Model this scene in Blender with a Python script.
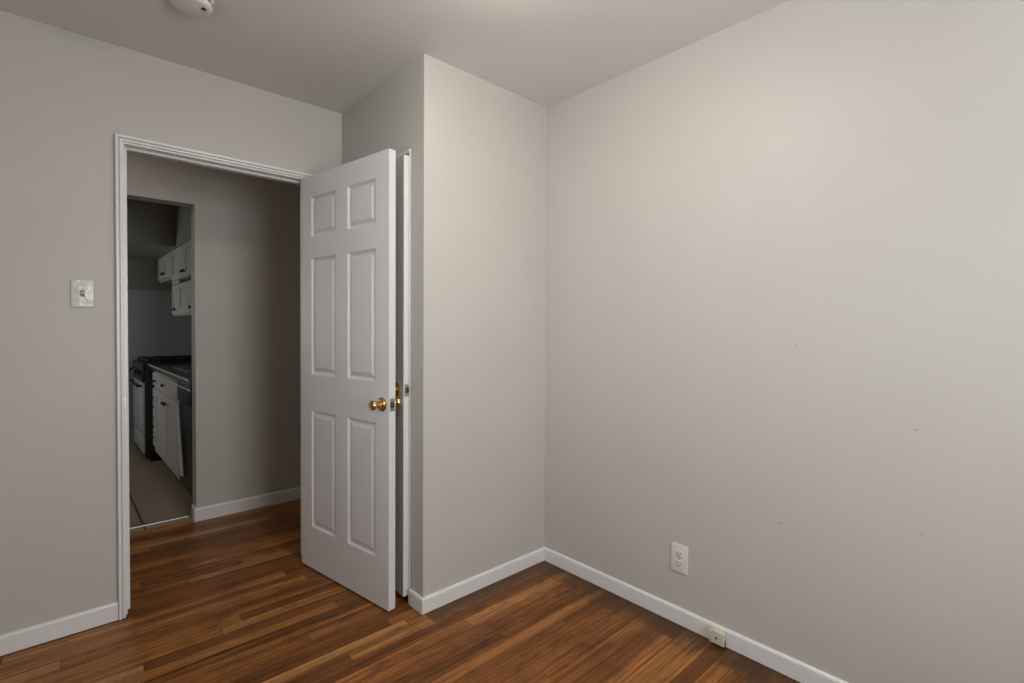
import bpy, bmesh, math, random
from mathutils import Vector, Matrix
for o in list(bpy.data.objects):
    bpy.data.objects.remove(o)
S = bpy.context.scene
COL = S.collection
PI = math.pi

# ------------------------------------------------------------------ camera
F_PX, YAW, PITCH, ROLL, SHY = 500.27, 0.7423, 0.0175, 0.0054, -4.03
CAM_H = 1.255
cd = bpy.data.cameras.new('camera')
cam = bpy.data.objects.new('camera', cd)
COL.objects.link(cam)
cd.sensor_fit = 'HORIZONTAL'
cd.sensor_width = 36.0
cd.lens = 36.0 * F_PX / 1024.0
cd.shift_y = SHY / 1024.0
cd.clip_start = 0.02
fw = Vector((math.sin(YAW) * math.cos(PITCH), math.cos(YAW) * math.cos(PITCH), -math.sin(PITCH)))
rt = Vector((math.cos(YAW), -math.sin(YAW), 0))
up = rt.cross(fw)
r2 = rt * math.cos(ROLL) + up * math.sin(ROLL)
u2 = -rt * math.sin(ROLL) + up * math.cos(ROLL)
m3 = Matrix((r2, u2, -fw)).transposed()
cam.matrix_world = Matrix.Translation((0, 0, CAM_H)) @ m3.to_4x4()
S.camera = cam

# ------------------------------------------------------------------ light
S.view_settings.view_transform = 'Standard'
S.view_settings.look = 'None'
S.view_settings.exposure = 0.12
S.view_settings.gamma = 1.0
S.view_settings.use_curve_mapping = False
w = bpy.data.worlds.new('world')
S.world = w
w.use_nodes = True
w.node_tree.nodes['Background'].inputs['Color'].default_value = (0.75, 0.85, 1.0, 1)
w.node_tree.nodes['Background'].inputs['Strength'].default_value = 1.0


def area(name, loc, rot, sx, sy, power, col, spread=PI):
    l = bpy.data.lights.new(name, 'AREA')
    l.shape = 'RECTANGLE'
    l.size, l.size_y = sx, sy
    l.energy = power
    l.color = col
    l.spread = spread
    o = bpy.data.objects.new(name, l)
    COL.objects.link(o)
    o.location = loc
    o.rotation_euler = rot
    return o


XL, YB = -1.35, -1.15                 # left wall and back wall of the room
# daylight standing in the three window openings
area('daylight_back_window', (0.85, YB - 0.10, 1.45), (PI / 2 + 0.16, 0, 0.10), 1.20, 1.15, 38, (0.94, 0.975, 1.0))
area('daylight_left_window', (XL - 0.10, 1.10, 1.43), (PI / 2 + 0.05, 0, -PI / 2), 0.95, 1.10, 5.0, (0.86, 0.935, 1.0), math.radians(75))
area('daylight_kitchen_window', (-1.30, 6.1, 1.40), (PI / 2 - 0.25, 0, -PI / 2 - 0.35), 0.75, 0.8, 3.6, (1.0, 0.97, 0.92), math.radians(120))

# ------------------------------------------------------------------ dims
XR, YC, XS, YF, H = 1.960, 1.867, 1.1896, 2.701, 2.44
YF2 = YF + 0.115                      # hall side of the doorway wall
YH, YH2 = 3.735, 3.855                # hall wall with the kitchen opening
XK, YK, XKL = 1.27, 6.85, -1.2        # kitchen right wall, far wall, left wall
DL, DR, DZ = 0.228, 1.003, 2.034      # doorway clear opening


# ------------------------------------------------------------------ materials
def mat(name, col, rough=0.5, metal=0.0, bump=0.0, bscale=60.0, var=0.0, vscale=2.0, coat=0.0, spec=0.5):
    m = bpy.data.materials.new(name)
    m.use_nodes = True
    nt = m.node_tree
    b = nt.nodes['Principled BSDF']
    b.inputs['Roughness'].default_value = rough
    b.inputs['Metallic'].default_value = metal
    b.inputs['Coat Weight'].default_value = coat
    b.inputs['Specular IOR Level'].default_value = spec
    tc = nt.nodes.new('ShaderNodeTexCoord')
    n = nt.nodes.new('ShaderNodeTexNoise')
    n.inputs['Scale'].default_value = vscale
    n.inputs['Detail'].default_value = 3
    nt.links.new(tc.outputs['Object'], n.inputs['Vector'])
    mx = nt.nodes.new('ShaderNodeMix')
    mx.data_type = 'RGBA'
    mx.inputs['A'].default_value = (*[c * (1 - var) for c in col], 1)
    mx.inputs['B'].default_value = (*[min(1, c * (1 + var)) for c in col], 1)
    nt.links.new(n.outputs['Fac'], mx.inputs['Factor'])
    nt.links.new(mx.outputs['Result'], b.inputs['Base Color'])
    if bump:
        n2 = nt.nodes.new('ShaderNodeTexNoise')
        n2.inputs['Scale'].default_value = bscale
        n2.inputs['Detail'].default_value = 4
        nt.links.new(tc.outputs['Object'], n2.inputs['Vector'])
        bp = nt.nodes.new('ShaderNodeBump')
        bp.inputs['Strength'].default_value = bump
        bp.inputs['Distance'].default_value = 0.01
        nt.links.new(n2.outputs['Fac'], bp.inputs['Height'])
        nt.links.new(bp.outputs['Normal'], b.inputs['Normal'])
    return m


def math_node(nt, op, a, b=None, c=None):
    n = nt.nodes.new('ShaderNodeMath')
    n.operation = op
    for i, v in enumerate((a, b, c)):
        if v is None:
            continue
        if isinstance(v, (int, float)):
            n.inputs[i].default_value = v
        else:
            nt.links.new(v, n.inputs[i])
    return n.outputs[0]


def ramp(nt, fac, stops):
    r = nt.nodes.new('ShaderNodeValToRGB')
    el = r.color_ramp.elements
    while len(el) < len(stops):
        el.new(0.5)
    for e, (p, c) in zip(el, stops):
        e.position = p
        e.color = (*c, 1)
    nt.links.new(fac, r.inputs['Fac'])
    return r.outputs['Color']


def mixc(nt, fac, a, b, mode='MIX'):
    n = nt.nodes.new('ShaderNodeMix')
    n.data_type = 'RGBA'
    n.blend_type = mode
    for key, v in (('Factor', fac), ('A', a), ('B', b)):
        if isinstance(v, (int, float)):
            n.inputs[key].default_value = v
        elif isinstance(v, tuple):
            n.inputs[key].default_value = (*v, 1)
        else:
            nt.links.new(v, n.inputs[key])
    return n.outputs['Result']


def wood_floor():
    """narrow oak strip boards running along X, each board its own tone and grain"""
    m = bpy.data.materials.new('oak_strip_floor')
    m.use_nodes = True
    nt = m.node_tree
    b = nt.nodes['Principled BSDF']
    tc = nt.nodes.new('ShaderNodeTexCoord')
    sp = nt.nodes.new('ShaderNodeSeparateXYZ')
    nt.links.new(tc.outputs['Object'], sp.inputs[0])
    x, y = sp.outputs['X'], sp.outputs['Y']
    yr = math_node(nt, 'DIVIDE', y, 0.057)
    row = math_node(nt, 'FLOOR', yr)
    fy = math_node(nt, 'FRACT', yr)
    wn = nt.nodes.new('ShaderNodeTexWhiteNoise')
    wn.noise_dimensions = '1D'
    nt.links.new(row, wn.inputs['W'])
    ln = math_node(nt, 'MULTIPLY_ADD', wn.outputs['Value'], 1.0, 0.85)
    off = math_node(nt, 'MULTIPLY', wn.outputs['Value'], 37.7)
    xr = math_node(nt, 'ADD', math_node(nt, 'DIVIDE', x, ln), off)
    colm = math_node(nt, 'FLOOR', xr)
    fx = math_node(nt, 'FRACT', xr)
    cv = nt.nodes.new('ShaderNodeCombineXYZ')
    nt.links.new(row, cv.inputs[0])
    nt.links.new(colm, cv.inputs[1])
    wb = nt.nodes.new('ShaderNodeTexWhiteNoise')
    wb.noise_dimensions = '2D'
    nt.links.new(cv.outputs[0], wb.inputs['Vector'])
    tone = wb.outputs['Value']
    base = ramp(nt, tone, [(0.0, (0.165, 0.061, 0.0165)), (0.3, (0.230, 0.086, 0.023)),
                           (0.65, (0.305, 0.122, 0.035)), (0.88, (0.370, 0.163, 0.049)), (1.0, (0.44, 0.215, 0.075))])
    # grain: noise drawn out along the board, shifted for each board
    gv = nt.nodes.new('ShaderNodeCombineXYZ')
    nt.links.new(math_node(nt, 'MULTIPLY_ADD', tone, 31.0, math_node(nt, 'MULTIPLY', x, 2.2)), gv.inputs[0])
    nt.links.new(math_node(nt, 'MULTIPLY', y, 75.0), gv.inputs[1])
    nt.links.new(math_node(nt, 'MULTIPLY', tone, 57.0), gv.inputs[2])
    g = nt.nodes.new('ShaderNodeTexNoise')
    g.inputs['Scale'].default_value = 1.0
    g.inputs['Detail'].default_value = 5
    g.inputs['Roughness'].default_value = 0.65
    g.inputs['Distortion'].default_value = 0.5
    nt.links.new(gv.outputs[0], g.inputs['Vector'])
    gr = ramp(nt, g.outputs['Fac'], [(0.30, (0.42, 0.38, 0.34)), (0.48, (0.92, 0.91, 0.90)), (0.7, (1.40, 1.38, 1.32))])
    c1 = mixc(nt, 1.0, base, gr, 'MULTIPLY')
    sv = nt.nodes.new('ShaderNodeCombineXYZ')
    nt.links.new(math_node(nt, 'MULTIPLY_ADD', tone, 53.0, math_node(nt, 'MULTIPLY', x, 0.9)), sv.inputs[0])
    nt.links.new(math_node(nt, 'MULTIPLY', y, 34.0), sv.inputs[1])
    nt.links.new(math_node(nt, 'MULTIPLY', tone, 23.0), sv.inputs[2])
    sn = nt.nodes.new('ShaderNodeTexNoise')
    sn.inputs['Scale'].default_value = 1.0
    sn.inputs['Detail'].default_value = 2
    nt.links.new(sv.outputs[0], sn.inputs['Vector'])
    c1 = mixc(nt, 1.0, c1, ramp(nt, sn.outputs['Fac'], [(0.32, (0.60, 0.55, 0.50)), (0.5, (1, 1, 1)), (0.68, (1.22, 1.20, 1.16))]), 'MULTIPLY')
    # cathedral figure: contour lines of a slow noise, strong on some boards only
    hv = nt.nodes.new('ShaderNodeCombineXYZ')
    nt.links.new(math_node(nt, 'MULTIPLY_ADD', tone, 91.0, math_node(nt, 'MULTIPLY', x, 1.5)), hv.inputs[0])
    nt.links.new(math_node(nt, 'MULTIPLY', y, 13.0), hv.inputs[1])
    nt.links.new(math_node(nt, 'MULTIPLY', tone, 17.0), hv.inputs[2])
    h2 = nt.nodes.new('ShaderNodeTexNoise')
    h2.inputs['Scale'].default_value = 1.0
    h2.inputs['Detail'].default_value = 1.0
    nt.links.new(hv.outputs[0], h2.inputs['Vector'])
    wv = math_node(nt, 'SINE', math_node(nt, 'MULTIPLY', h2.outputs['Fac'], 85.0))
    wv = math_node(nt, 'MULTIPLY_ADD', wv, 0.5, 0.5)
    fig = ramp(nt, wv, [(0.0, (0.62, 0.57, 0.52)), (0.45, (1, 1, 1)), (1.0, (1.08, 1.07, 1.05))])
    some = math_node(nt, 'FRACT', math_node(nt, 'MULTIPLY', tone, 7.31))
    c1 = mixc(nt, math_node(nt, 'MULTIPLY', some, 0.75), c1, mixc(nt, 1.0, c1, fig, 'MULTIPLY'))
    # wear patches and dark stains
    p = nt.nodes.new('ShaderNodeTexNoise')
    p.inputs['Scale'].default_value = 5.5
    p.inputs['Detail'].default_value = 6
    p.inputs['Roughness'].default_value = 0.6
    nt.links.new(tc.outputs['Object'], p.inputs['Vector'])
    pr = ramp(nt, p.outputs['Fac'], [(0.30, (0.55, 0.51, 0.48)), (0.46, (0.97, 0.97, 0.97)), (0.7, (1.16, 1.15, 1.12))])
    c2 = mixc(nt, 0.85, c1, pr, 'MULTIPLY')
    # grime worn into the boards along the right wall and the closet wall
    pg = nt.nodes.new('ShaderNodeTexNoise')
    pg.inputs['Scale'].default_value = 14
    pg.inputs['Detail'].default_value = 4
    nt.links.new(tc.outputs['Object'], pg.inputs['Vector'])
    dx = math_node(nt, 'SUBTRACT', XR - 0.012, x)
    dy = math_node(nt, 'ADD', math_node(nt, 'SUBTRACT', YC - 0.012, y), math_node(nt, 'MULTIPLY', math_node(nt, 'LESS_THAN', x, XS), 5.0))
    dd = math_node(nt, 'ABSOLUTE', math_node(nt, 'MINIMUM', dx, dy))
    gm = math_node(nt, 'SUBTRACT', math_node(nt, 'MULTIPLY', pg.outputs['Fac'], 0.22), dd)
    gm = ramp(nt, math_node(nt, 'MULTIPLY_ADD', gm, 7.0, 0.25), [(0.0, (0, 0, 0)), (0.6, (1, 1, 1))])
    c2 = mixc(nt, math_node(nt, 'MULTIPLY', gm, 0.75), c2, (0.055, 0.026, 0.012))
    # joints
    ey = math_node(nt, 'MINIMUM', fy, math_node(nt, 'SUBTRACT', 1.0, fy))
    ex = math_node(nt, 'MULTIPLY', math_node(nt, 'MINIMUM', fx, math_node(nt, 'SUBTRACT', 1.0, fx)), math_node(nt, 'DIVIDE', ln, 0.057))
    e = math_node(nt, 'MINIMUM', ey, ex)
    gap = math_node(nt, 'LESS_THAN', e, 0.020)
    c3 = mixc(nt, math_node(nt, 'MULTIPLY', gap, 0.72), c2, (0.022, 0.011, 0.006))
    nt.links.new(c3, b.inputs['Base Color'])
    rr = math_node(nt, 'MULTIPLY_ADD', g.outputs['Fac'], 0.14, 0.30)
    nt.links.new(rr, b.inputs['Roughness'])
    b.inputs['Specular IOR Level'].default_value = 0.22
    bp = nt.nodes.new('ShaderNodeBump')
    bp.inputs['Strength'].default_value = 0.25
    bp.inputs['Distance'].default_value = 0.002
    hh = math_node(nt, 'SUBTRACT', math_node(nt, 'MULTIPLY', g.outputs['Fac'], 0.25), gap)
    nt.links.new(hh, bp.inputs['Height'])
    nt.links.new(bp.outputs['Normal'], b.inputs['Normal'])
    return m


def tile_floor():
    m = bpy.data.materials.new('kitchen_vinyl_tile')
    m.use_nodes = True
    nt = m.node_tree
    b = nt.nodes['Principled BSDF']
    tc = nt.nodes.new('ShaderNodeTexCoord')
    sp = nt.nodes.new('ShaderNodeSeparateXYZ')
    nt.links.new(tc.outputs['Object'], sp.inputs[0])
    x, y = sp.outputs['X'], sp.outputs['Y']
    ux = math_node(nt, 'DIVIDE', math_node(nt, 'SUBTRACT', x, 0.412), 0.61)
    fx = math_node(nt, 'FRACT', ux)
    ex = math_node(nt, 'MINIMUM', fx, math_node(nt, 'SUBTRACT', 1.0, fx))
    gx = math_node(nt, 'LESS_THAN', ex, 0.010)
    fy = math_node(nt, 'FRACT', math_node(nt, 'DIVIDE', y, 0.152))
    ey = math_node(nt, 'MINIMUM', fy, math_node(nt, 'SUBTRACT', 1.0, fy))
    gy = math_node(nt, 'LESS_THAN', ey, 0.02)
    g = nt.nodes.new('ShaderNodeTexNoise')
    mp = nt.nodes.new('ShaderNodeMapping')
    mp.inputs['Scale'].default_value = (3, 40, 1)
    nt.links.new(tc.outputs['Object'], mp.inputs[0])
    nt.links.new(mp.outputs[0], g.inputs['Vector'])
    g.inputs['Detail'].default_value = 4
    c = ramp(nt, g.outputs['Fac'], [(0.3, (0.26, 0.195, 0.135)), (0.7, (0.38, 0.295, 0.215))])
    c = mixc(nt, math_node(nt, 'MULTIPLY', gy, 0.35), c, (0.12, 0.10, 0.08))
    c = mixc(nt, gx, c, (0.02, 0.018, 0.016))
    nt.links.new(c, b.inputs['Base Color'])
    b.inputs['Roughness'].default_value = 0.45
    return m


def wall_paint(name, col, marks=()):
    """eggshell paint with faint roller texture; marks = small chips, scuffs at fixed places"""
    m = bpy.data.materials.new(name)
    m.use_nodes = True
    nt = m.node_tree
    b = nt.nodes['Principled BSDF']
    b.inputs['Roughness'].default_value = 0.48
    b.inputs['Specular IOR Level'].default_value = 0.45
    tc = nt.nodes.new('ShaderNodeTexCoord')
    n = nt.nodes.new('ShaderNodeTexNoise')
    n.inputs['Scale'].default_value = 1.3
    n.inputs['Detail'].default_value = 3
    nt.links.new(tc.outputs['Object'], n.inputs['Vector'])
    c = ramp(nt, n.outputs['Fac'], [(0.3, tuple(v * 0.97 for v in col)), (0.7, tuple(v * 1.03 for v in col))])
    for (px, py, pz, sx, sy, sz, mc, st) in marks:
        mp = nt.nodes.new('ShaderNodeMapping')
        mp.vector_type = 'POINT'
        mp.inputs['Location'].default_value = (-px / sx, -py / sy, -pz / sz)
        mp.inputs['Scale'].default_value = (1 / sx, 1 / sy, 1 / sz)
        nt.links.new(tc.outputs['Object'], mp.inputs[0])
        ln = nt.nodes.new('ShaderNodeVectorMath')
        ln.operation = 'LENGTH'
        nt.links.new(mp.outputs[0], ln.inputs[0])
        f = math_node(nt, 'MULTIPLY', math_node(nt, 'LESS_THAN', ln.outputs['Value'], 1.0), st)
        c = mixc(nt, f, c, mc)
    nt.links.new(c, b.inputs['Base Color'])
    n2 = nt.nodes.new('ShaderNodeTexNoise')
    n2.inputs['Scale'].default_value = 130
    n2.inputs['Detail'].default_value = 3
    nt.links.new(tc.outputs['Object'], n2.inputs['Vector'])
    n3 = nt.nodes.new('ShaderNodeTexNoise')
    n3.inputs['Scale'].default_value = 5
    nt.links.new(tc.outputs['Object'], n3.inputs['Vector'])
    hgt = math_node(nt, 'MULTIPLY_ADD', n3.outputs['Fac'], 0.6, math_node(nt, 'MULTIPLY', n2.outputs['Fac'], 0.25))
    bp = nt.nodes.new('ShaderNodeBump')
    bp.inputs['Strength'].default_value = 0.12
    bp.inputs['Distance'].default_value = 0.004
    nt.links.new(hgt, bp.inputs['Height'])
    nt.links.new(bp.outputs['Normal'], b.inputs['Normal'])
    return m


GREIGE = (0.518, 0.490, 0.452)
M = {}
M['wall'] = wall_paint('greige_wall_paint', GREIGE)
M['wall_right'] = wall_paint('greige_wall_paint_scuffed', GREIGE, [
    (XR, 0.687, 0.556, 0.02, 0.012, 0.005, (0.60, 0.56, 0.51), 0.5),
    (XR, 0.676, 0.548, 0.02, 0.006, 0.004, (0.36, 0.32, 0.28), 0.5),
    (XR, 0.292, 0.949, 0.02, 0.005, 0.0025, (0.22, 0.19, 0.16), 0.6),
    (XR, 0.275, 0.631, 0.02, 0.003, 0.003, (0.25, 0.21, 0.18), 0.6),
    (XR, 0.632, 1.199, 0.02, 0.003, 0.003, (0.25, 0.22, 0.19), 0.6),
    (XR, 1.467, 0.609, 0.02, 0.009, 0.005, (0.60, 0.56, 0.52), 0.4),
    (XR, 0.205, 0.420, 0.02, 0.010, 0.004, (0.60, 0.56, 0.52), 0.4),
    (XR, 0.860, 1.800, 0.02, 0.016, 0.004, (0.40, 0.36, 0.32), 0.25)])
M['wall_closet'] = wall_paint('greige_wall_paint_chipped', GREIGE, [
    (XS + 0.028, YC, 0.098, 0.010, 0.02, 0.008, (0.64, 0.61, 0.56), 0.45)])
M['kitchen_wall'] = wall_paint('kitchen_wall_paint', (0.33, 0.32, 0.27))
M['ceiling'] = mat('ceiling_paint', (0.70, 0.68, 0.64), 0.85, bump=0.06, bscale=30, var=0.02)
M['trim'] = mat('white_trim_paint', (0.74, 0.73, 0.72), 0.32, var=0.015, vscale=4)
M['door'] = mat('white_door_paint', (0.70, 0.69, 0.685), 0.36, var=0.012, vscale=3, bump=0.05, bscale=90)
M['floor'] = wood_floor()
M['tile'] = tile_floor()
M['brass'] = mat('polished_brass', (0.74, 0.50, 0.20), 0.16, 1.0, var=0.05, vscale=30)
M['steel'] = mat('worn_steel', (0.50, 0.49, 0.47), 0.32, 1.0, var=0.12, vscale=120)
M['dark_steel'] = mat('tarnished_plate', (0.10, 0.085, 0.06), 0.4, 0.8, var=0.1)
M['black'] = mat('black_enamel', (0.010, 0.010, 0.011), 0.38, var=0.05, spec=0.3)
M['black_matte'] = mat('black_iron', (0.010, 0.010, 0.010), 0.6, var=0.1)
M['dark_hole'] = mat('dark_slot', (0.006, 0.005, 0.004), 0.8)
M['ivory'] = mat('ivory_plastic', (0.66, 0.645, 0.58), 0.18, var=0.03, vscale=40, bump=0.55, bscale=30)
M['white_plastic'] = mat('white_plastic', (0.70, 0.665, 0.62), 0.35, var=0.02)
M['beige_plastic'] = mat('aged_beige_plastic', (0.60, 0.54, 0.43), 0.4, var=0.08, vscale=60)
M['cab'] = mat('white_cabinet_paint', (0.60, 0.585, 0.55), 0.4, var=0.02)
M['counter'] = mat('dark_laminate', (0.045, 0.043, 0.042), 0.25, var=0.2, vscale=90)
M['toe'] = mat('shaded_toe_board', (0.012, 0.011, 0.010), 0.7)  # near-black colour paints in the shadow of the toe recess
M['edge'] = mat('pale_edge_band', (0.72, 0.71, 0.68), 0.25)
M['oven_door'] = mat('grey_enamel_door', (0.42, 0.43, 0.45), 0.28, var=0.02)
M['cloth'] = mat('white_cotton', (0.68, 0.70, 0.67), 0.9, bump=0.3, bscale=300, var=0.03)
M['wainscot'] = mat('pale_wall_panel', (0.48, 0.48, 0.49), 0.4, var=0.02)
M['glass'] = mat('window_glass', (1, 1, 1), 0.0)
M['glass'].node_tree.nodes['Principled BSDF'].inputs['Transmission Weight'].default_value = 1.0
M['glass'].node_tree.nodes['Principled BSDF'].inputs['IOR'].default_value = 1.05


# ------------------------------------------------------------------ mesh helpers
def box(bm, x0, x1, y0, y1, z0, z1):
    vs = [bm.verts.new((x, y, z)) for z in (z0, z1) for y in (y0, y1) for x in (x0, x1)]
    for f in ((0, 2, 3, 1), (4, 5, 7, 6), (0, 1, 5, 4), (2, 6, 7, 3), (0, 4, 6, 2), (1, 3, 7, 5)):
        bm.faces.new([vs[i] for i in f])


def rbox(bm, x0, x1, y0, y1, z0, z1, r=0.002, seg=2):
    t = bmesh.new()
    box(t, x0, x1, y0, y1, z0, z1)
    bmesh.ops.bevel(t, geom=list(t.edges), offset=r, segments=seg, affect='EDGES', profile=0.5)
    me = bpy.data.meshes.new('t')
    t.to_mesh(me)
    t.free()
    bm.from_mesh(me)
    bpy.data.meshes.remove(me)


def lathe(bm, prof, mtx=None, n=32):
    """prof: (radius, height) along local Z; mtx places it"""
    mtx = mtx or Matrix()
    rings = []
    for r, z in prof:
        if r < 1e-6:
            rings.append([bm.verts.new(mtx @ Vector((0, 0, z)))])
        else:
            rings.append([bm.verts.new(mtx @ Vector((r * math.cos(2 * PI * i / n), r * math.sin(2 * PI * i / n), z))) for i in range(n)])
    for a, b in zip(rings, rings[1:]):
        for i in range(n):
            j = (i + 1) % n
            if len(a) == 1 and len(b) == 1:
                continue
            if len(a) == 1:
                bm.faces.new((a[0], b[i], b[j]))
            elif len(b) == 1:
                bm.faces.new((a[i], a[j], b[0]))
            else:
                bm.faces.new((a[i], a[j], b[j], b[i]))
    if len(rings[0]) > 1:
        bm.faces.new(rings[0][::-1])
    if len(rings[-1]) > 1:
        bm.faces.new(rings[-1])


def tube(bm, pts, r, n=10):
    pts = [Vector(p) for p in pts]
    rings = []
    for i, p in enumerate(pts):
        d = (pts[min(i + 1, len(pts) - 1)] - pts[max(i - 1, 0)]).normalized()
        a = d.orthogonal().normalized() if i == 0 else (rings_a - d * rings_a.dot(d)).normalized()
        rings_a = a
        c = d.cross(a)
        rings.append([bm.verts.new(p + (a * math.cos(2 * PI * k / n) + c * math.sin(2 * PI * k / n)) * r) for k in range(n)])
    for a, b in zip(rings, rings[1:]):
        for k in range(n):
            bm.faces.new((a[k], a[(k + 1) % n], b[(k + 1) % n], b[k]))
    bm.faces.new(rings[0][::-1])
    bm.faces.new(rings[-1])


def axis_m(loc, direction):
    q = Vector(direction).normalized().to_track_quat('Z', 'Y')
    return Matrix.Translation(loc) @ q.to_matrix().to_4x4()


def obj(name, bm, m, parent=None, smooth=False, loc=None):
    bmesh.ops.recalc_face_normals(bm, faces=list(bm.faces))
    me = bpy.data.meshes.new(name)
    if loc is not None:
        bmesh.ops.translate(bm, verts=list(bm.verts), vec=-Vector(loc))
    bm.to_mesh(me)
    bm.free()
    if smooth:
        for p in me.polygons:
            p.use_smooth = True
        me.set_sharp_from_angle(angle=math.radians(38))
    me.materials.append(m)
    o = bpy.data.objects.new(name, me)
    COL.objects.link(o)
    if loc is not None:
        o.location = loc
    if parent:
        o.parent = parent
    return o


def struct(name, bm, m, label=None, cat=None, smooth=False):
    o = obj(name, bm, m, None, smooth)
    o['kind'] = 'structure'
    if label:
        o['label'] = label
    if cat:
        o['category'] = cat
    return o


def thing(name, label, cat, loc=(0, 0, 0), rz=0.0, group=None):
    o = bpy.data.objects.new(name, None)
    o.empty_display_size = 0.05
    COL.objects.link(o)
    o.location = loc
    o.rotation_euler = (0, 0, rz)
    o['label'] = label
    o['category'] = cat
    if group:
        o['group'] = group
    return o


def tag(o, label, cat, group=None):
    o['label'] = label
    o['category'] = cat
    if group:
        o['group'] = group
    return o


def boxes(*bs):
    bm = bmesh.new()
    for b in bs:
        box(bm, *b)
    return bm


# ------------------------------------------------------------------ room shell
T = 0.115
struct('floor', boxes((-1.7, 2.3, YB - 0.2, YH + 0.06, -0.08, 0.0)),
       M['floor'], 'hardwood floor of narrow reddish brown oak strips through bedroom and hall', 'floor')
struct('floor_kitchen', boxes((XKL - 0.1, XK + 0.1, YH + 0.06, YK + 0.1, -0.08, 0.0)),
       M['tile'], 'grey brown tile floor of the kitchen beyond the hall', 'floor')
struct('ceiling', boxes((-1.75, 2.35, YB - 0.2, YK + 0.1, H, H + 0.1)), M['ceiling'],
       'pale flat painted ceiling over the bedroom', 'ceiling')
struct('wall_right', boxes((XR, XR + T, YB - 0.12, YF, 0, H)), M['wall_right'],
       'long plain greige wall at right with outlet and white baseboard', 'wall')
J = 0.019
struct('wall_far', boxes((XL, DL - J, YF, YF2, 0, H), (DR + J, XR + T, YF, YF2, 0, H), (DL - J, DR + J, YF, YF2, DZ + J, H)),
       M['wall'], 'greige wall at left holding the doorway to the hall', 'wall')
# closet box: front wall, side wall with its door opening
CY0, CY1, CZ = 1.987, 2.678, 2.046
CJ = 0.009
struct('wall_closet_front', boxes((XS, XR, YC, YC + 0.09, 0, H)), M['wall_closet'],
       'narrow greige closet wall between the open door and the right wall', 'wall')
struct('wall_closet_side', boxes((XS, XS + 0.09, YC + 0.09, CY0 - CJ, 0, H), (XS, XS + 0.09, CY1 + CJ, YF, 0, H),
                                 (XS, XS + 0.09, CY0 - CJ, CY1 + CJ, CZ + 0.016, H)),
       M['wall'], 'greige closet side wall behind the open white door', 'wall')
# back and left walls with their window openings (behind the camera)
WB = (0.25, 1.45, 0.87, 2.03)
struct('wall_back', boxes((XL - T, WB[0], YB - T, YB, 0, H), (WB[1], XR, YB - T, YB, 0, H),
                          (WB[0], WB[1], YB - T, YB, 0, WB[2]), (WB[0], WB[1], YB - T, YB, WB[3], H)), M['wall'])
WL = (0.60, 1.60, 0.87, 2.03)
struct('wall_left', boxes((XL - T, XL, YB, WL[0], 0, H), (XL - T, XL, WL[1], YF2, 0, H),
                          (XL - T, XL, WL[0], WL[1], 0, WL[2]), (XL - T, XL, WL[0], WL[1], WL[3], H)), M['wall'])


def window(name, a0, a1, z0, z1, fixed, vertical):
    """white sash window in the wall plane; vertical=True: the wall runs along Y"""
    def bx(bm, p0, p1, q0, q1, zz0, zz1):
        if vertical:
            rbox(bm, q0, q1, p0, p1, zz0, zz1, 0.003)
        else:
            rbox(bm, p0, p1, q0, q1, zz0, zz1, 0.003)
    bm = bmesh.new()
    c = 0.055
    f0, f1 = fixed, fixed + 0.018
    bx(bm, a0 - c, a0, f0, f1, z0 - 0.02, z1 + c)
    bx(bm, a1, a1 + c, f0, f1, z0 - 0.02, z1 + c)
    bx(bm, a0, a1, f0, f1, z1, z1 + c)
    bx(bm, a0 - c - 0.02, a1 + c + 0.02, f0, f0 + 0.05, z0 - 0.03, z0)
    g0, g1 = fixed - 0.07, fixed - 0.035
    for zz in ((z0, z0 + 0.05), ((z0 + z1) / 2 - 0.02, (z0 + z1) / 2 + 0.02), (z1 - 0.04, z1)):
        bx(bm, a0, a1, g0, g1, *zz)
    bx(bm, a0, a0 + 0.04, g0, g1, z0, z1)
    bx(bm, a1 - 0.04, a1, g0, g1, z0, z1)
    return struct(name, bm, M['trim'])


window('window_1', *WB, YB, False)
window('window_2', *WL, XL, True)

# hall and kitchen shell
KX = 0.672                            # right edge of the kitchen opening
KXL = -0.20
KZ = 2.037
struct('wall_hall', boxes((KX, 2.2, YH, YH2, 0, H), (-1.6, KXL, YH, YH2, 0, H), (KXL, KX, YH, YH2, KZ, H)), M['wall'],
       'greige hall wall seen through the doorway beside the kitchen opening', 'wall')
struct('wall_hall_right', boxes((2.2, 2.3, YF2, YH2, 0, H)), M['wall'])
struct('wall_hall_left', boxes((-1.7, -1.6, YF2 - 0.2, YH2, 0, H)), M['wall'])
struct('wall_hall_corner', boxes((-1.7, XL - T, YF2 - 0.1, YF2, 0, H), (XR + T, 2.3, YF2 - 0.1, YF2, 0, H)), M['wall'])
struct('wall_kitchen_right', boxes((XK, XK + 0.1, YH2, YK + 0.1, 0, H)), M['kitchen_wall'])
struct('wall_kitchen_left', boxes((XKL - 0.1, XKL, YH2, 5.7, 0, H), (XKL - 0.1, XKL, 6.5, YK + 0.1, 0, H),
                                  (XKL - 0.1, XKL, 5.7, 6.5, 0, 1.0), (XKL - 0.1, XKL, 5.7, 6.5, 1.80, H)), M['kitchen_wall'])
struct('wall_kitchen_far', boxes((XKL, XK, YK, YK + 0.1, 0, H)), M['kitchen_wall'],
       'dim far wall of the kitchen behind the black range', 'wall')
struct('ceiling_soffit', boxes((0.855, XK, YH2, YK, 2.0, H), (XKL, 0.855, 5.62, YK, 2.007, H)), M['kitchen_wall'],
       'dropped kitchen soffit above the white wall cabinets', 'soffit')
bm = bmesh.new()
box(bm, XKL, XK, YK - 0.006, YK, 0, 1.655)
rbox(bm, XKL, XK, YK - 0.012, YK, 1.640, 1.662, 0.003)
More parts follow.
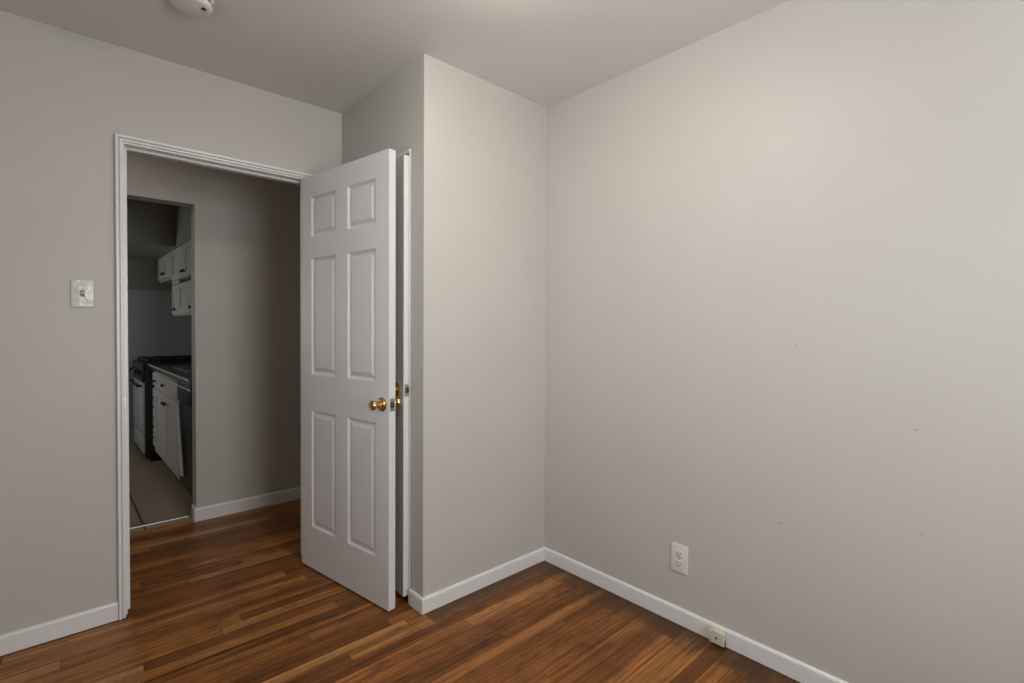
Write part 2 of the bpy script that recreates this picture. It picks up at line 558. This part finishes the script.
struct('trim_1', bm, M['wainscot'], 'pale panelled lower part of the far kitchen wall', 'wall panel')


# ------------------------------------------------------------------ baseboards
def base_path(bm, pts, h=0.075, t=0.012):
    """baseboard along pts (left of the direction of travel is the room); rounded top"""
    prof = [(0, 0.003), (t, 0.003), (t, h - 0.010), (t * 0.85, h - 0.004), (t * 0.5, h), (0, h)]
    n = len(pts)
    P = [Vector((p[0], p[1], 0)) for p in pts]
    rings = []
    for i in range(n):
        d0 = (P[i] - P[i - 1]).normalized() if i > 0 else None
        d1 = (P[i + 1] - P[i]).normalized() if i < n - 1 else None
        nl = lambda d: Vector((-d.y, d.x, 0))
        if d0 is None:
            off = nl(d1)
        elif d1 is None:
            off = nl(d0)
        else:
            a, b = nl(d0), nl(d1)
            off = (a + b) / (1 + a.dot(b))
        rings.append([bm.verts.new(P[i] + off * o + Vector((0, 0, z))) for o, z in prof])
    k = len(prof)
    for a, b in zip(rings, rings[1:]):
        for j in range(k):
            bm.faces.new((a[j], a[(j + 1) % k], b[(j + 1) % k], b[j]))
    bm.faces.new(rings[0])
    bm.faces.new(rings[-1][::-1])


bm = bmesh.new()
base_path(bm, [(XR, YB + 0.013), (XR, YC - 0.0125)], h=0.072)
struct('baseboard_right', bm, M['trim'], 'white baseboard along the right wall', 'baseboard')
bm = bmesh.new()
base_path(bm, [(XR, YC), (XS, YC), (XS, CY0 - 0.0195)], h=0.071)
struct('baseboard_closet', bm, M['trim'], 'white baseboard wrapping the closet corner', 'baseboard')
bm = bmesh.new()
base_path(bm, [(DL - 0.0325, YF), (XL, YF)], h=0.078)
struct('baseboard_far', bm, M['trim'], 'white baseboard left of the doorway', 'baseboard')
bm = bmesh.new()
base_path(bm, [(2.2, YH), (KX, YH), (KX, YH + 0.085)], h=0.088, t=0.013)
struct('baseboard_hall', bm, M['trim'], 'white baseboard at the foot of the hall wall', 'baseboard')
bm = bmesh.new()
base_path(bm, [(XL, YF - 0.013), (XL, YB), (XR - 0.013, YB)])
struct('baseboard_back', bm, M['trim'])


# ------------------------------------------------------------------ door frames
def frame_u(bm, prof, xl, xr, zt, y0, sgn=1):
    """moulding round an opening: prof = (distance out from the opening edge, height off the wall)"""
    rings = [[bm.verts.new(v) for v in ((xl - o, y0 - sgn * p, 0.004), (xl - o, y0 - sgn * p, zt + o),
                                        (xr + o, y0 - sgn * p, zt + o), (xr + o, y0 - sgn * p, 0.004))] for o, p in prof]
    k = len(prof)
    for i in range(k):
        a, b = rings[i], rings[(i + 1) % k]
        for s in range(3):
            bm.faces.new((a[s], a[s + 1], b[s + 1], b[s]))
    bm.faces.new([r[0] for r in rings])
    bm.faces.new([r[3] for r in rings][::-1])


bm = bmesh.new()
CAS = [(0.0315, 0.0), (0.0315, 0.018), (0.029, 0.021), (0.0215, 0.021), (0.0195, 0.018), (0.0190, 0.009), (0.0170, 0.009),
       (0.0165, 0.015), (0.0150, 0.017), (0.0090, 0.017), (0.0070, 0.014), (0.0065, 0.0)]
frame_u(bm, CAS, DL, DR, DZ, YF)
CAS2 = [(0.055, 0.0), (0.055, 0.018), (0.010, 0.012), (0.006, 0.0)]
frame_u(bm, CAS2, DL, DR, DZ, YF2, -1)
# jamb lining and door stop
box(bm, DL - J, DL, YF - 0.004, YF2 + 0.001, 0.012, DZ)
box(bm, DR, DR + J, YF - 0.004, YF2 + 0.001, 0.002, DZ)
box(bm, DL - J, DR + J, YF - 0.004, YF2 + 0.001, DZ, DZ + J)
rbox(bm, DL, DL + 0.013, YF + 0.040, YF + 0.075, 0.012, DZ - 0.011, 0.002)
rbox(bm, DR - 0.008, DR, YF + 0.040, YF + 0.075, 0.002, DZ - 0.011, 0.002)
rbox(bm, DL, DR, YF + 0.040, YF + 0.075, DZ - 0.011, DZ, 0.002)
tr = struct('trim_2', bm, M['trim'], 'white stepped casing round the bedroom doorway', 'door frame')
bm = bmesh.new()
rbox(bm, DL - 0.0125, DL + 0.0015, YF - 0.0085, YF + 0.03, 0.895, 0.957, 0.001)
obj('strike_plate', bm, M['steel'], tr)['label'] = 'steel strike plate'

bm = bmesh.new()
rbox(bm, XS - 0.003, XS + 0.092, CY0 - CJ, CY0, 0.0, CZ + 0.016, 0.0015)
rbox(bm, XS - 0.003, XS + 0.092, CY1, CY1 + CJ, 0.0, CZ + 0.016, 0.0015)
rbox(bm, XS - 0.003, XS + 0.092, CY0, CY1, CZ, CZ + 0.016, 0.0015)
rbox(bm, XS + 0.045, XS + 0.075, CY0, CY0 + 0.010, 0.0, CZ, 0.0015)
rbox(bm, XS + 0.045, XS + 0.075, CY1 - 0.010, CY1, 0.0, CZ, 0.0015)
rbox(bm, XS + 0.045, XS + 0.075, CY0, CY1, CZ - 0.010, CZ, 0.0015)
struct('trim_3', bm, M['trim'], 'thin white closet frame behind the open door', 'door frame')

bm = bmesh.new()
rbox(bm, KXL, KX, 3.862, 3.900, -0.002, 0.007, 0.003)
struct('trim_4', bm, M['steel'], 'pale threshold strip between hall boards and kitchen tile', 'threshold')


# ------------------------------------------------------------------ six panel doors
def six_panel(bm, W, z0, z1, th, us, zs):
    """slab in local X (width), Y (thickness), Z; us = panel x-ranges, zs = panel z-ranges; both faces moulded"""
    xs = sorted({0.0, W} | {u for r in us for u in r})
    zz = sorted({z0, z1} | {z for r in zs for z in r})
    holes = {(a, b, c, d) for a, b in us for c, d in zs}
    for side in (0, 1):
        Y = th if side else 0.0
        s = -1 if side else 1
        for i in range(len(xs) - 1):
            for j in range(len(zz) - 1):
                a, b, c, d = xs[i], xs[i + 1], zz[j], zz[j + 1]
                if (a, b, c, d) not in holes:
                    bm.faces.new([bm.verts.new((x, Y, z)) for x, z in ((a, c), (b, c), (b, d), (a, d))])
                    continue
                rings = []
                for ins, dep in ((0, 0), (0.003, 0.0007), (0.0115, 0.0098), (0.0170, 0.0110), (0.0200, 0.0103), (0.0340, 0.0030), (0.0370, 0.0024)):
                    rings.append([bm.verts.new((x, Y + s * dep, z)) for x, z in
                                  ((a + ins, c + ins), (b - ins, c + ins), (b - ins, d - ins), (a + ins, d - ins))])
                for r0, r1 in zip(rings, rings[1:]):
                    for k in range(4):
                        bm.faces.new((r0[k], r0[(k + 1) % 4], r1[(k + 1) % 4], r1[k]))
                bm.faces.new(rings[-1])
    # rounded-off border
    for a, b in (((0, z0), (W, z0)), ((W, z0), (W, z1)), ((W, z1), (0, z1)), ((0, z1), (0, z0))):
        pts = []
        bm.faces.new([bm.verts.new(v) for v in ((a[0], 0, a[1]), (b[0], 0, b[1]), (b[0], th, b[1]), (a[0], th, a[1]))])
    bmesh.ops.remove_doubles(bm, verts=list(bm.verts), dist=0.00005)


ROSE = [(0.0, 0.0), (0.031, 0.0), (0.0318, 0.002), (0.029, 0.0065), (0.022, 0.0095), (0.015, 0.0115), (0.0, 0.0115)]
KNOB = [(0.0, 0.009), (0.0125, 0.009), (0.0110, 0.018), (0.0095, 0.026), (0.0120, 0.031), (0.0180, 0.036), (0.0222, 0.043),
        (0.0230, 0.049), (0.0215, 0.055), (0.018, 0.0585), (0.0135, 0.0597), (0.011, 0.0585), (0.0, 0.0585)]


def door(name, label, A, ang, W, z1, us, zs, ku, kz, z0=0.010):
    bm = bmesh.new()
    th = 0.035
    six_panel(bm, W, z0, z1, th, us, zs)
    d = struct(name, bm, M['door'], label, 'door')
    d.location = (A[0], A[1], 0)
    d.rotation_euler = (0, 0, ang)
    for Y, dr in ((0.0, -1), (th, 1)):
        mt = axis_m((ku, Y, kz), (0, dr, 0))
        b = bmesh.new()
        lathe(b, KNOB, mt)
        k = obj('door_knob', b, M['brass'], d, True)
        k['label'] = 'brass knob'
        b = bmesh.new()
        lathe(b, ROSE, mt)
        obj('rosette', b, M['brass'], k, True)
    b = bmesh.new()
    rbox(b, W - 0.0005, W + 0.0012, th / 2 - 0.0125, th / 2 + 0.0125, kz - 0.028, kz + 0.028, 0.0005)
    lp = obj('latch_plate', b, M['steel'], d)
    b = bmesh.new()
    rbox(b, W + 0.001, W + 0.010, th / 2 - 0.007, th / 2 + 0.007, kz - 0.012, kz + 0.012, 0.003)
    obj('latch_bolt', b, M['dark_steel'], lp)
    for hz in (0.25, 1.02, z1 - 0.22):
        b = bmesh.new()
        lathe(b, [(0, -0.045), (0.006, -0.045), (0.006, 0.045), (0, 0.045)], Matrix.Translation((-0.004, (th + 0.004) if name == 'door_1' else -0.004, hz)), 16)
        if name == 'door_1':
            box(b, -0.0015, 0.0, th - 0.030, th, hz - 0.044, hz + 0.044)
        else:
            box(b, -0.0015, 0.0, 0.0, 0.030, hz - 0.044, hz + 0.044)
        obj('hinge', b, M['brass'], d, True)
    return d


ZS = [(0.224, 0.832), (1.014, 1.613), (1.717, 1.925)]
A1, B1 = Vector((0.963, 2.692)), Vector((1.077, 1.966))
dv = (B1 - A1)
d1 = door('door_1', 'open white six panel bedroom door with brass knob', A1, math.atan2(dv.y, dv.x), dv.length, 2.032,
          [(0.099, 0.325), (0.420, 0.642)], ZS, 0.688, 0.918)
A2, B2 = Vector((1.1925, 2.667)), Vector((1.163, 1.990))
dv = (B2 - A2)
d2 = door('door_2', 'nearly shut white closet door behind the open bedroom door', A2, math.atan2(dv.y, dv.x), dv.length, 2.032,
          [(0.095, 0.295), (0.380, 0.580)], ZS, 0.612, 0.974, 0.034)


# ------------------------------------------------------------------ small fittings
# light switch, left of the doorway
sw = thing('light_switch', 'glossy ivory toggle light switch on the wall left of the doorway', 'light switch', (0.090, YF, 1.390))
bm = bmesh.new()
rbox(bm, -0.037, 0.037, -0.0062, -0.0002, -0.058, 0.058, 0.0045, 4)
obj('wall_plate', bm, M['ivory'], sw, True)
bm = bmesh.new()
rbox(bm, -0.0070, 0.0070, -0.0068, -0.004, -0.0130, 0.0130, 0.0008)
obj('toggle_slot', bm, M['dark_steel'], sw)
bm = bmesh.new()
vs = [(-0.0050, -0.004, -0.0055), (0.0050, -0.004, -0.0055), (0.0050, -0.004, 0.0055), (-0.0050, -0.004, 0.0055),
      (-0.0042, -0.0165, -0.001), (0.0042, -0.0165, -0.001), (0.0042, -0.0155, 0.006), (-0.0042, -0.0155, 0.006)]
v = [bm.verts.new(p) for p in vs]
for f in ((0, 1, 2, 3), (4, 7, 6, 5), (0, 4, 5, 1), (1, 5, 6, 2), (2, 6, 7, 3), (3, 7, 4, 0)):
    bm.faces.new([v[i] for i in f])
obj('toggle', bm, M['ivory'], sw)
for z in (-0.030, 0.030):
    bm = bmesh.new()
    lathe(bm, [(0, 0), (0.0033, 0), (0.003, 0.0012), (0, 0.0016)], axis_m((0, -0.006, z), (0, -1, 0)), 16)
    obj('screw', bm, M['ivory'], sw, True)

# duplex outlet on the right wall: local X runs along -Y of the room, local -Y faces the room
ou = thing('power_outlet', 'white duplex power outlet low on the right wall', 'power outlet', (XR, 1.071, 0.2815), -PI / 2)
bm = bmesh.new()
rbox(bm, -0.039, 0.039, -0.006, -0.0002, -0.061, 0.061, 0.0035, 3)
obj('wall_plate', bm, M['white_plastic'], ou, True)
for z in (-0.0205, 0.0205):
    bm = bmesh.new()
    rbox(bm, -0.0165, 0.0165, -0.0085, -0.004, z - 0.0140, z + 0.0140, 0.0035, 3)
    rc = obj('receptacle', bm, M['white_plastic'], ou, True)
    bm = bmesh.new()
    box(bm, -0.0078, -0.0052, -0.0089, -0.008, z - 0.002, z + 0.008)
    box(bm, 0.0052, 0.0078, -0.0089, -0.008, z - 0.001, z + 0.007)
    lathe(bm, [(0, 0), (0.0028, 0), (0.0028, 0.001), (0, 0.001)], axis_m((0, -0.008, z - 0.0075), (0, -1, 0)), 12)
    obj('slot', bm, M['dark_hole'], rc)
bm = bmesh.new()
lathe(bm, [(0, 0), (0.0033, 0), (0.003, 0.0012), (0, 0.0016)], axis_m((0, -0.006, 0), (0, -1, 0)), 16)
obj('screw', bm, M['steel'], ou, True)

# surface telephone jack on the right baseboard
jk = thing('telephone_jack', 'small beige telephone jack box fixed on the right baseboard', 'telephone jack', (XR - 0.0122, 0.893, 0.0085), -PI / 2)
bm = bmesh.new()
rbox(bm, -0.030, 0.030, -0.0045, 0.0, -0.004, 0.052, 0.001)
obj('base_plate', bm, M['beige_plastic'], jk)
bm = bmesh.new()
rbox(bm, -0.031, 0.031, -0.024, -0.003, 0.001, 0.054, 0.004, 3)
cv = obj('cover', bm, M['beige_plastic'], jk, True)
bm = bmesh.new()
lathe(bm, [(0, 0), (0.0045, 0), (0.0045, 0.0008), (0, 0.0008)], axis_m((0.0, -0.0237, 0.026), (0, -1, 0)), 16)
obj('screw_hole', bm, M['dark_hole'], cv)
bm = bmesh.new()
box(bm, 0.0303, 0.0315, -0.017, -0.007, 0.004, 0.020)
box(bm, 0.0303, 0.0315, -0.0145, -0.0095, 0.019, 0.026)
obj('port', bm, M['dark_hole'], jk)
bm = bmesh.new()
tube(bm, [(0.010, -0.008, -0.002), (0.0, -0.012, -0.006), (-0.012, -0.010, -0.007), (-0.024, -0.006, -0.006)], 0.0022, 8)  # black strand added as the dark shadow beneath the jack
obj('shadow_strand', bm, M['black_matte'], jk, True)

# smoke detector on the ceiling
sd = thing('smoke_detector', 'round white smoke detector on the ceiling near the doorway', 'smoke detector', (0.375, 2.125, H))
bm = bmesh.new()
lathe(bm, [(0, 0), (0.072, 0), (0.072, -0.006), (0.0695, -0.009), (0.0, -0.009)], None, 48)
obj('mounting_base', bm, M['white_plastic'], sd, True)
bm = bmesh.new()
lathe(bm, [(0, -0.008), (0.067, -0.008), (0.067, -0.020), (0.064, -0.029), (0.057, -0.034), (0.046, -0.0365), (0.040, -0.0355),
           (0.036, -0.037), (0.028, -0.0365), (0.024, -0.038), (0.0, -0.0385)], None, 48)
obj('cover', bm, M['white_plastic'], sd, True)
bm = bmesh.new()
for k in range(16):
    a = 2 * PI * k / 16
    mt = Matrix.Rotation(a, 4, 'Z')
    t0 = bmesh.new()
    box(t0, 0.0660, 0.0676, -0.008, 0.008, -0.0175, -0.0120)
    t0.transform(mt)
    me = bpy.data.meshes.new('t')
    t0.to_mesh(me)
    t0.free()
    bm.from_mesh(me)
    bpy.data.meshes.remove(me)
obj('vent_slots', bm, M['dark_hole'], sd)
bm = bmesh.new()
lathe(bm, [(0, 0), (0.008, 0), (0.0075, -0.003), (0, -0.004)], Matrix.Translation((0.035, -0.022, -0.0362)), 20)
obj('test_button', bm, M['dark_steel'], sd, True)


# frosted dome lamp on the bedroom ceiling (just above the frame)
LAMP = bpy.data.materials.new('lit_frosted_glass')
LAMP.use_nodes = True
pb = LAMP.node_tree.nodes['Principled BSDF']
pb.inputs['Base Color'].default_value = (0.85, 0.83, 0.78, 1)
pb.inputs['Emission Color'].default_value = (1.0, 0.93, 0.82, 1)
pb.inputs['Emission Strength'].default_value = 26.0
LAMP2 = LAMP.copy()
LAMP2.node_tree.nodes['Principled BSDF'].inputs['Emission Strength'].default_value = 11.0
cl = thing('ceiling_light', 'lit frosted dome ceiling light in the bedroom', 'ceiling light', (0.93, 1.05, H))
hl = thing('ceiling_light', 'faintly lit frosted dome ceiling light in the hall', 'ceiling light', (-0.50, 3.27, H))
bm = bmesh.new()
lathe(bm, [(0, 0), (0.178, 0), (0.178, -0.012), (0.165, -0.018), (0, -0.018)], None, 48)
obj('canopy', bm, M['trim'], cl, True)
c = cl.children[0].copy()
COL.objects.link(c)
c.parent = hl
bm = bmesh.new()
lathe(bm, [(0.155, -0.018), (0.174, -0.030), (0.180, -0.048), (0.170, -0.070), (0.140, -0.089), (0.093, -0.101), (0.040, -0.107), (0, -0.108)], None, 48)
gd = obj('glass_dome', bm, LAMP, cl, True)
c = gd.copy()
c.data = gd.data.copy()
c.data.materials[0] = LAMP2
COL.objects.link(c)
c.parent = hl


# ------------------------------------------------------------------ kitchen
def cab_door(bm, x, y0, y1, z0, z1, t=0.018):
    """framed cabinet door facing -X, front face at x"""
    s = min(0.055, (z1 - z0) * 0.24)
    rbox(bm, x, x + t, y0, y0 + s, z0, z1, 0.002)
    rbox(bm, x, x + t, y1 - s, y1, z0, z1, 0.002)
    rbox(bm, x, x + t, y0 + s, y1 - s, z0, z0 + s, 0.002)
    rbox(bm, x, x + t, y0 + s, y1 - s, z1 - s, z1, 0.002)
    box(bm, x + 0.008, x + t, y0 + s - 0.002, y1 - s + 0.002, z0 + s - 0.002, z1 - s + 0.002)
    rbox(bm, x + 0.003, x + 0.010, y0 + s + 0.02, y1 - s - 0.02, z0 + s + 0.02, z1 - s - 0.02, 0.003)


def cab_knob(x, y, z, parent):
    b = bmesh.new()
    lathe(b, [(0, 0), (0.006, 0), (0.006, 0.010), (0.013, 0.016), (0.015, 0.021), (0.012, 0.026), (0, 0.028)], axis_m((x, y, z), (-1, 0, 0)), 20)
    k = obj('knob', b, M['black_matte'], parent, True)
    k['label'] = 'black knob'


def cab_leaf(kind, parent, x, y0, y1, z0, z1, ky, kz):
    b = bmesh.new()
    if kind == 'drawer':
        rbox(b, x, x + 0.018, y0, y1, z0, z1, 0.004)
        rbox(b, x - 0.002, x + 0.004, y0 + 0.022, y1 - 0.022, z0 + 0.018, z1 - 0.018, 0.002)
    else:
        cab_door(b, x, y0, y1, z0, z1)
    o = obj(kind, b, M['cab'], parent)
    cab_knob(x, ky, kz, o)


KO = Vector((0, 0, 0))
bc = thing('base_cabinet', 'white sink cabinet with drawers under the dark kitchen countertop', 'cabinet', (0.95, 4.98, 0))
lo = -Vector(bc.location)


def kid(o):
    """children built in room coordinates: keep them in place under a parent that stands elsewhere"""
    for c in o.children:
        c.location = Vector(c.location) - Vector(o.location)


bm = boxes((0.690, XK - 0.004, 4.362, 5.655, 0.105, 0.868))
obj('body', bm, M['cab'], bc)
obj('toe_kick', boxes((0.745, XK - 0.004, 4.362, 5.655, 0.0, 0.105)), M['toe'], bc)
cab_leaf('door', bc, 0.672, 4.385, 4.895, 0.165, 0.695, 4.855, 0.630)
cab_leaf('door', bc, 0.672, 4.905, 5.460, 0.165, 0.695, 4.950, 0.630)
cab_leaf('drawer', bc, 0.672, 4.405, 5.145, 0.722, 0.838, 4.950, 0.775)
cab_leaf('drawer', bc, 0.672, 5.165, 5.630, 0.722, 0.838, 5.390, 0.775)
cab_leaf('drawer', bc, 0.672, 5.475, 5.630, 0.520, 0.695, 5.550, 0.610)
cab_leaf('drawer', bc, 0.672, 5.475, 5.630, 0.345, 0.505, 5.550, 0.425)
cab_leaf('drawer', bc, 0.672, 5.475, 5.630, 0.165, 0.330, 5.550, 0.250)
kid(bc)

dw = thing('dishwasher', 'black dishwasher at the near end of the kitchen counter', 'dishwasher', (0.95, 4.11, 0))
bm = boxes((0.700, XK - 0.01, 3.872, 4.352, 0.09, 0.866), (0.745, XK - 0.01, 3.872, 4.352, 0.0, 0.09))
obj('body', bm, M['black_matte'], dw)
bm = bmesh.new()
rbox(bm, 0.676, 0.702, 3.875, 4.350, 0.115, 0.715, 0.006, 3)
obj('door', bm, M['black'], dw, True)
bm = bmesh.new()
rbox(bm, 0.668, 0.702, 3.875, 4.350, 0.722, 0.862, 0.006, 3)
cp = obj('control_panel', bm, M['black'], dw, True)
bm = bmesh.new()
rbox(bm, 0.660, 0.670, 3.890, 4.350, 0.826, 0.836, 0.003)
obj('trim_strip', bm, M['edge'], cp)
kid(dw)

tw = bmesh.new()
NU, NV = 9, 14
g = {}
for i in range(NU):
    for j in range(NV):
        u, vv = i / (NU - 1), j / (NV - 1)
        yy = 4.345 - 0.075 * u - 0.135 * vv - 0.06 * vv * u
        zz = 0.700 - 0.475 * vv - 0.02 * math.sin(u * 3.0) * vv
        xx = 0.662 - 0.006 * math.sin(u * 7.5) * (0.3 + vv)
        g[i, j] = tw.verts.new((xx, yy, zz))
for i in range(NU - 1):
    for j in range(NV - 1):
        tw.faces.new((g[i, j], g[i + 1, j], g[i + 1, j + 1], g[i, j + 1]))
ext = bmesh.ops.extrude_face_region(tw, geom=list(tw.faces))
bmesh.ops.translate(tw, verts=[e for e in ext['geom'] if isinstance(e, bmesh.types.BMVert)], vec=(-0.004, 0, 0))
tag(obj('dish_towel', tw, M['cloth'], None, True, loc=(0.660, 4.22, 0.225)), 'narrow white cloth hanging beside the dishwasher front', 'towel')

# countertop with a cut-out for the sink
SX0, SX1, SY0, SY1 = 0.765, 1.165, 4.45, 5.05
ct = thing('countertop', 'dark kitchen countertop with a pale front edge', 'countertop', (0.95, 4.75, 0.87))
bm = boxes((0.648, SX0, 3.862, 5.668, 0.870, 0.908), (SX1, XK - 0.002, 3.862, 5.668, 0.870, 0.908),
           (SX0, SX1, 3.862, SY0, 0.870, 0.908), (SX0, SX1, SY1, 5.668, 0.870, 0.908))
obj('slab', bm, M['counter'], ct)
bm = bmesh.new()
rbox(bm, 0.642, 0.650, 3.862, 5.668, 0.900, 0.912, 0.002)
e = obj('edge_strip', bm, M['edge'], ct)
e['label'] = 'pale edge strip'
kid(ct)

bm = bmesh.new()
r = 0.018
for (a, b, c, d) in ((SX0 - r, SX0 + 0.012, SY0 - r, SY1 + r), (SX1 - 0.012, SX1 + r, SY0 - r, SY1 + r),
                     (SX0, SX1, SY0 - r, SY0 + 0.012), (SX0, SX1, SY1 - 0.012, SY1 + r), (SX0, SX1, 4.74, 4.76)):
    rbox(bm, a, b, c, d, 0.9085, 0.915, 0.002)
i0, i1, j0, j1 = SX0 + 0.004, SX1 - 0.004, SY0 + 0.004, SY1 - 0.004
for f in (((i0, j0), (i1, j0)), ((i1, j0), (i1, j1)), ((i1, j1), (i0, j1)), ((i0, j1), (i0, j0))):
    (xa, ya), (xb, yb) = f
    bm.faces.new([bm.verts.new(q) for q in ((xa, ya, 0.91), (xb, yb, 0.91), (xb, yb, 0.875), (xa, ya, 0.875))])
bm.faces.new([bm.verts.new(q) for q in ((i0, j0, 0.875), (i1, j0, 0.875), (i1, j1, 0.875), (i0, j1, 0.875))])
tag(obj('sink', bm, M['steel'], None, loc=(0.965, 4.75, 0.875)), 'stainless steel sink set into the dark countertop', 'sink')

# range
rg = thing('kitchen_range', 'black kitchen range with grey oven door at the end of the counter', 'stove', (0.94, 6.06, 0))
RY0, RY1 = 5.680, 6.435
bm = boxes((0.622, XK - 0.01, RY0, RY1, 0.030, 0.895), (0.660, XK - 0.02, RY0 + 0.01, RY1 - 0.01, 0.0, 0.030))
obj('body', bm, M['black'], rg)
bm = bmesh.new()
rbox(bm, 0.604, 0.622, RY0 + 0.004, RY1 - 0.004, 0.255, 0.735, 0.006, 3)
od = obj('oven_door', bm, M['oven_door'], rg, True)
od['label'] = 'grey oven door'
bm = bmesh.new()
tube(bm, [(0.606, RY0 + 0.06, 0.705), (0.572, RY0 + 0.06, 0.705), (0.572, RY1 - 0.06, 0.705), (0.606, RY1 - 0.06, 0.705)], 0.011)
obj('handle', bm, M['black'], od, True)
bm = bmesh.new()
rbox(bm, 0.606, 0.622, RY0 + 0.004, RY1 - 0.004, 0.075, 0.238, 0.005, 3)
obj('drawer', bm, M['oven_door'], rg, True)
bm = bmesh.new()
rbox(bm, 0.598, 0.624, RY0, RY1, 0.745, 0.896, 0.008, 3)
fa = obj('control_panel', bm, M['black'], rg, True)
for k in range(4):
    bm = bmesh.new()
    lathe(bm, [(0, 0), (0.022, 0), (0.021, 0.012), (0.017, 0.014), (0.016, 0.028), (0, 0.029)],
          axis_m((0.598, RY0 + 0.11 + k * 0.178, 0.825), (-1, 0, 0)), 20)
    obj('knob', bm, M['steel'] if k == 2 else M['black'], fa, True)
bm = bmesh.new()
rbox(bm, 0.600, XK - 0.01, RY0 - 0.004, RY1 + 0.002, 0.896, 0.914, 0.005, 3)
ck = obj('cooktop', bm, M['black'], rg, True)
for (gy0, gy1) in ((RY0 + 0.03, 6.05), (6.065, RY1 - 0.03)):
    bm = bmesh.new()
    gx0, gx1 = 0.650, 1.225
    for q in range(7):
        xx = gx0 + (gx1 - gx0) * q / 6
        rbox(bm, xx - 0.006, xx + 0.006, gy0, gy1, 0.928, 0.946, 0.003)
    for yy in (gy0, (gy0 + gy1) / 2, gy1):
        rbox(bm, gx0, gx1, yy - 0.006, yy + 0.006, 0.928, 0.946, 0.003)
    for xx in (gx0, (gx0 + gx1) / 2, gx1):
        for yy in (gy0, gy1):
            rbox(bm, xx - 0.008, xx + 0.008, yy - 0.008, yy + 0.008, 0.912, 0.934, 0.003)
    gt = obj('grate', bm, M['black_matte'], ck, True)
    for xx in (0.80, 1.08):
        bm = bmesh.new()
        lathe(bm, [(0, 0.913), (0.045, 0.913), (0.042, 0.922), (0, 0.924)], Matrix.Translation((xx, (gy0 + gy1) / 2, 0)), 24)
        obj('burner', bm, M['black'], gt, True)
kid(rg)

# wall cabinets
UX = 0.85


def wall_cab(label, y0, y1, z0, z1, bodies, leaves):
    t = thing('wall_cabinet', label, 'cabinet', (1.06, (y0 + y1) / 2, z0), 0, 'white kitchen wall cabinets')
    obj('body', boxes(*bodies), M['cab'], t)
    for a in leaves:
        cab_leaf('door', t, UX, *a)
    kid(t)


wall_cab('short white wall cabinet over the black range', 5.812, 6.66, 1.735, 1.997,
         [(UX + 0.018, XK - 0.003, 5.812, 6.66, 1.735, 1.997)],
         [(5.825, 6.235, 1.752, 1.985, 6.195, 1.800), (6.245, 6.65, 1.752, 1.985, 6.285, 1.800)])
wall_cab('tall white wall cabinet with two rows of doors, nearest the hall', 3.875, 5.808, 1.360, 1.997,
         [(UX + 0.018, XK - 0.003, 3.875, 5.808, 1.690, 1.997), (UX + 0.018, XK - 0.003, 3.875, 5.808, 1.360, 1.655),
          (UX + 0.10, XK - 0.003, 3.875, 5.44, 1.655, 1.690), (UX + 0.004, XK - 0.003, 5.44, 5.808, 1.655, 1.690)],
         [(3.89, 4.59, 1.695, 1.985, 4.54, 1.745), (4.60, 5.175, 1.695, 1.985, 5.135, 1.745), (5.185, 5.795, 1.695, 1.985, 5.225, 1.745),
          (3.89, 4.77, 1.372, 1.650, 4.72, 1.42), (4.78, 5.44, 1.372, 1.650, 4.85, 1.42), (5.45, 5.795, 1.372, 1.650, 5.58, 1.42)])
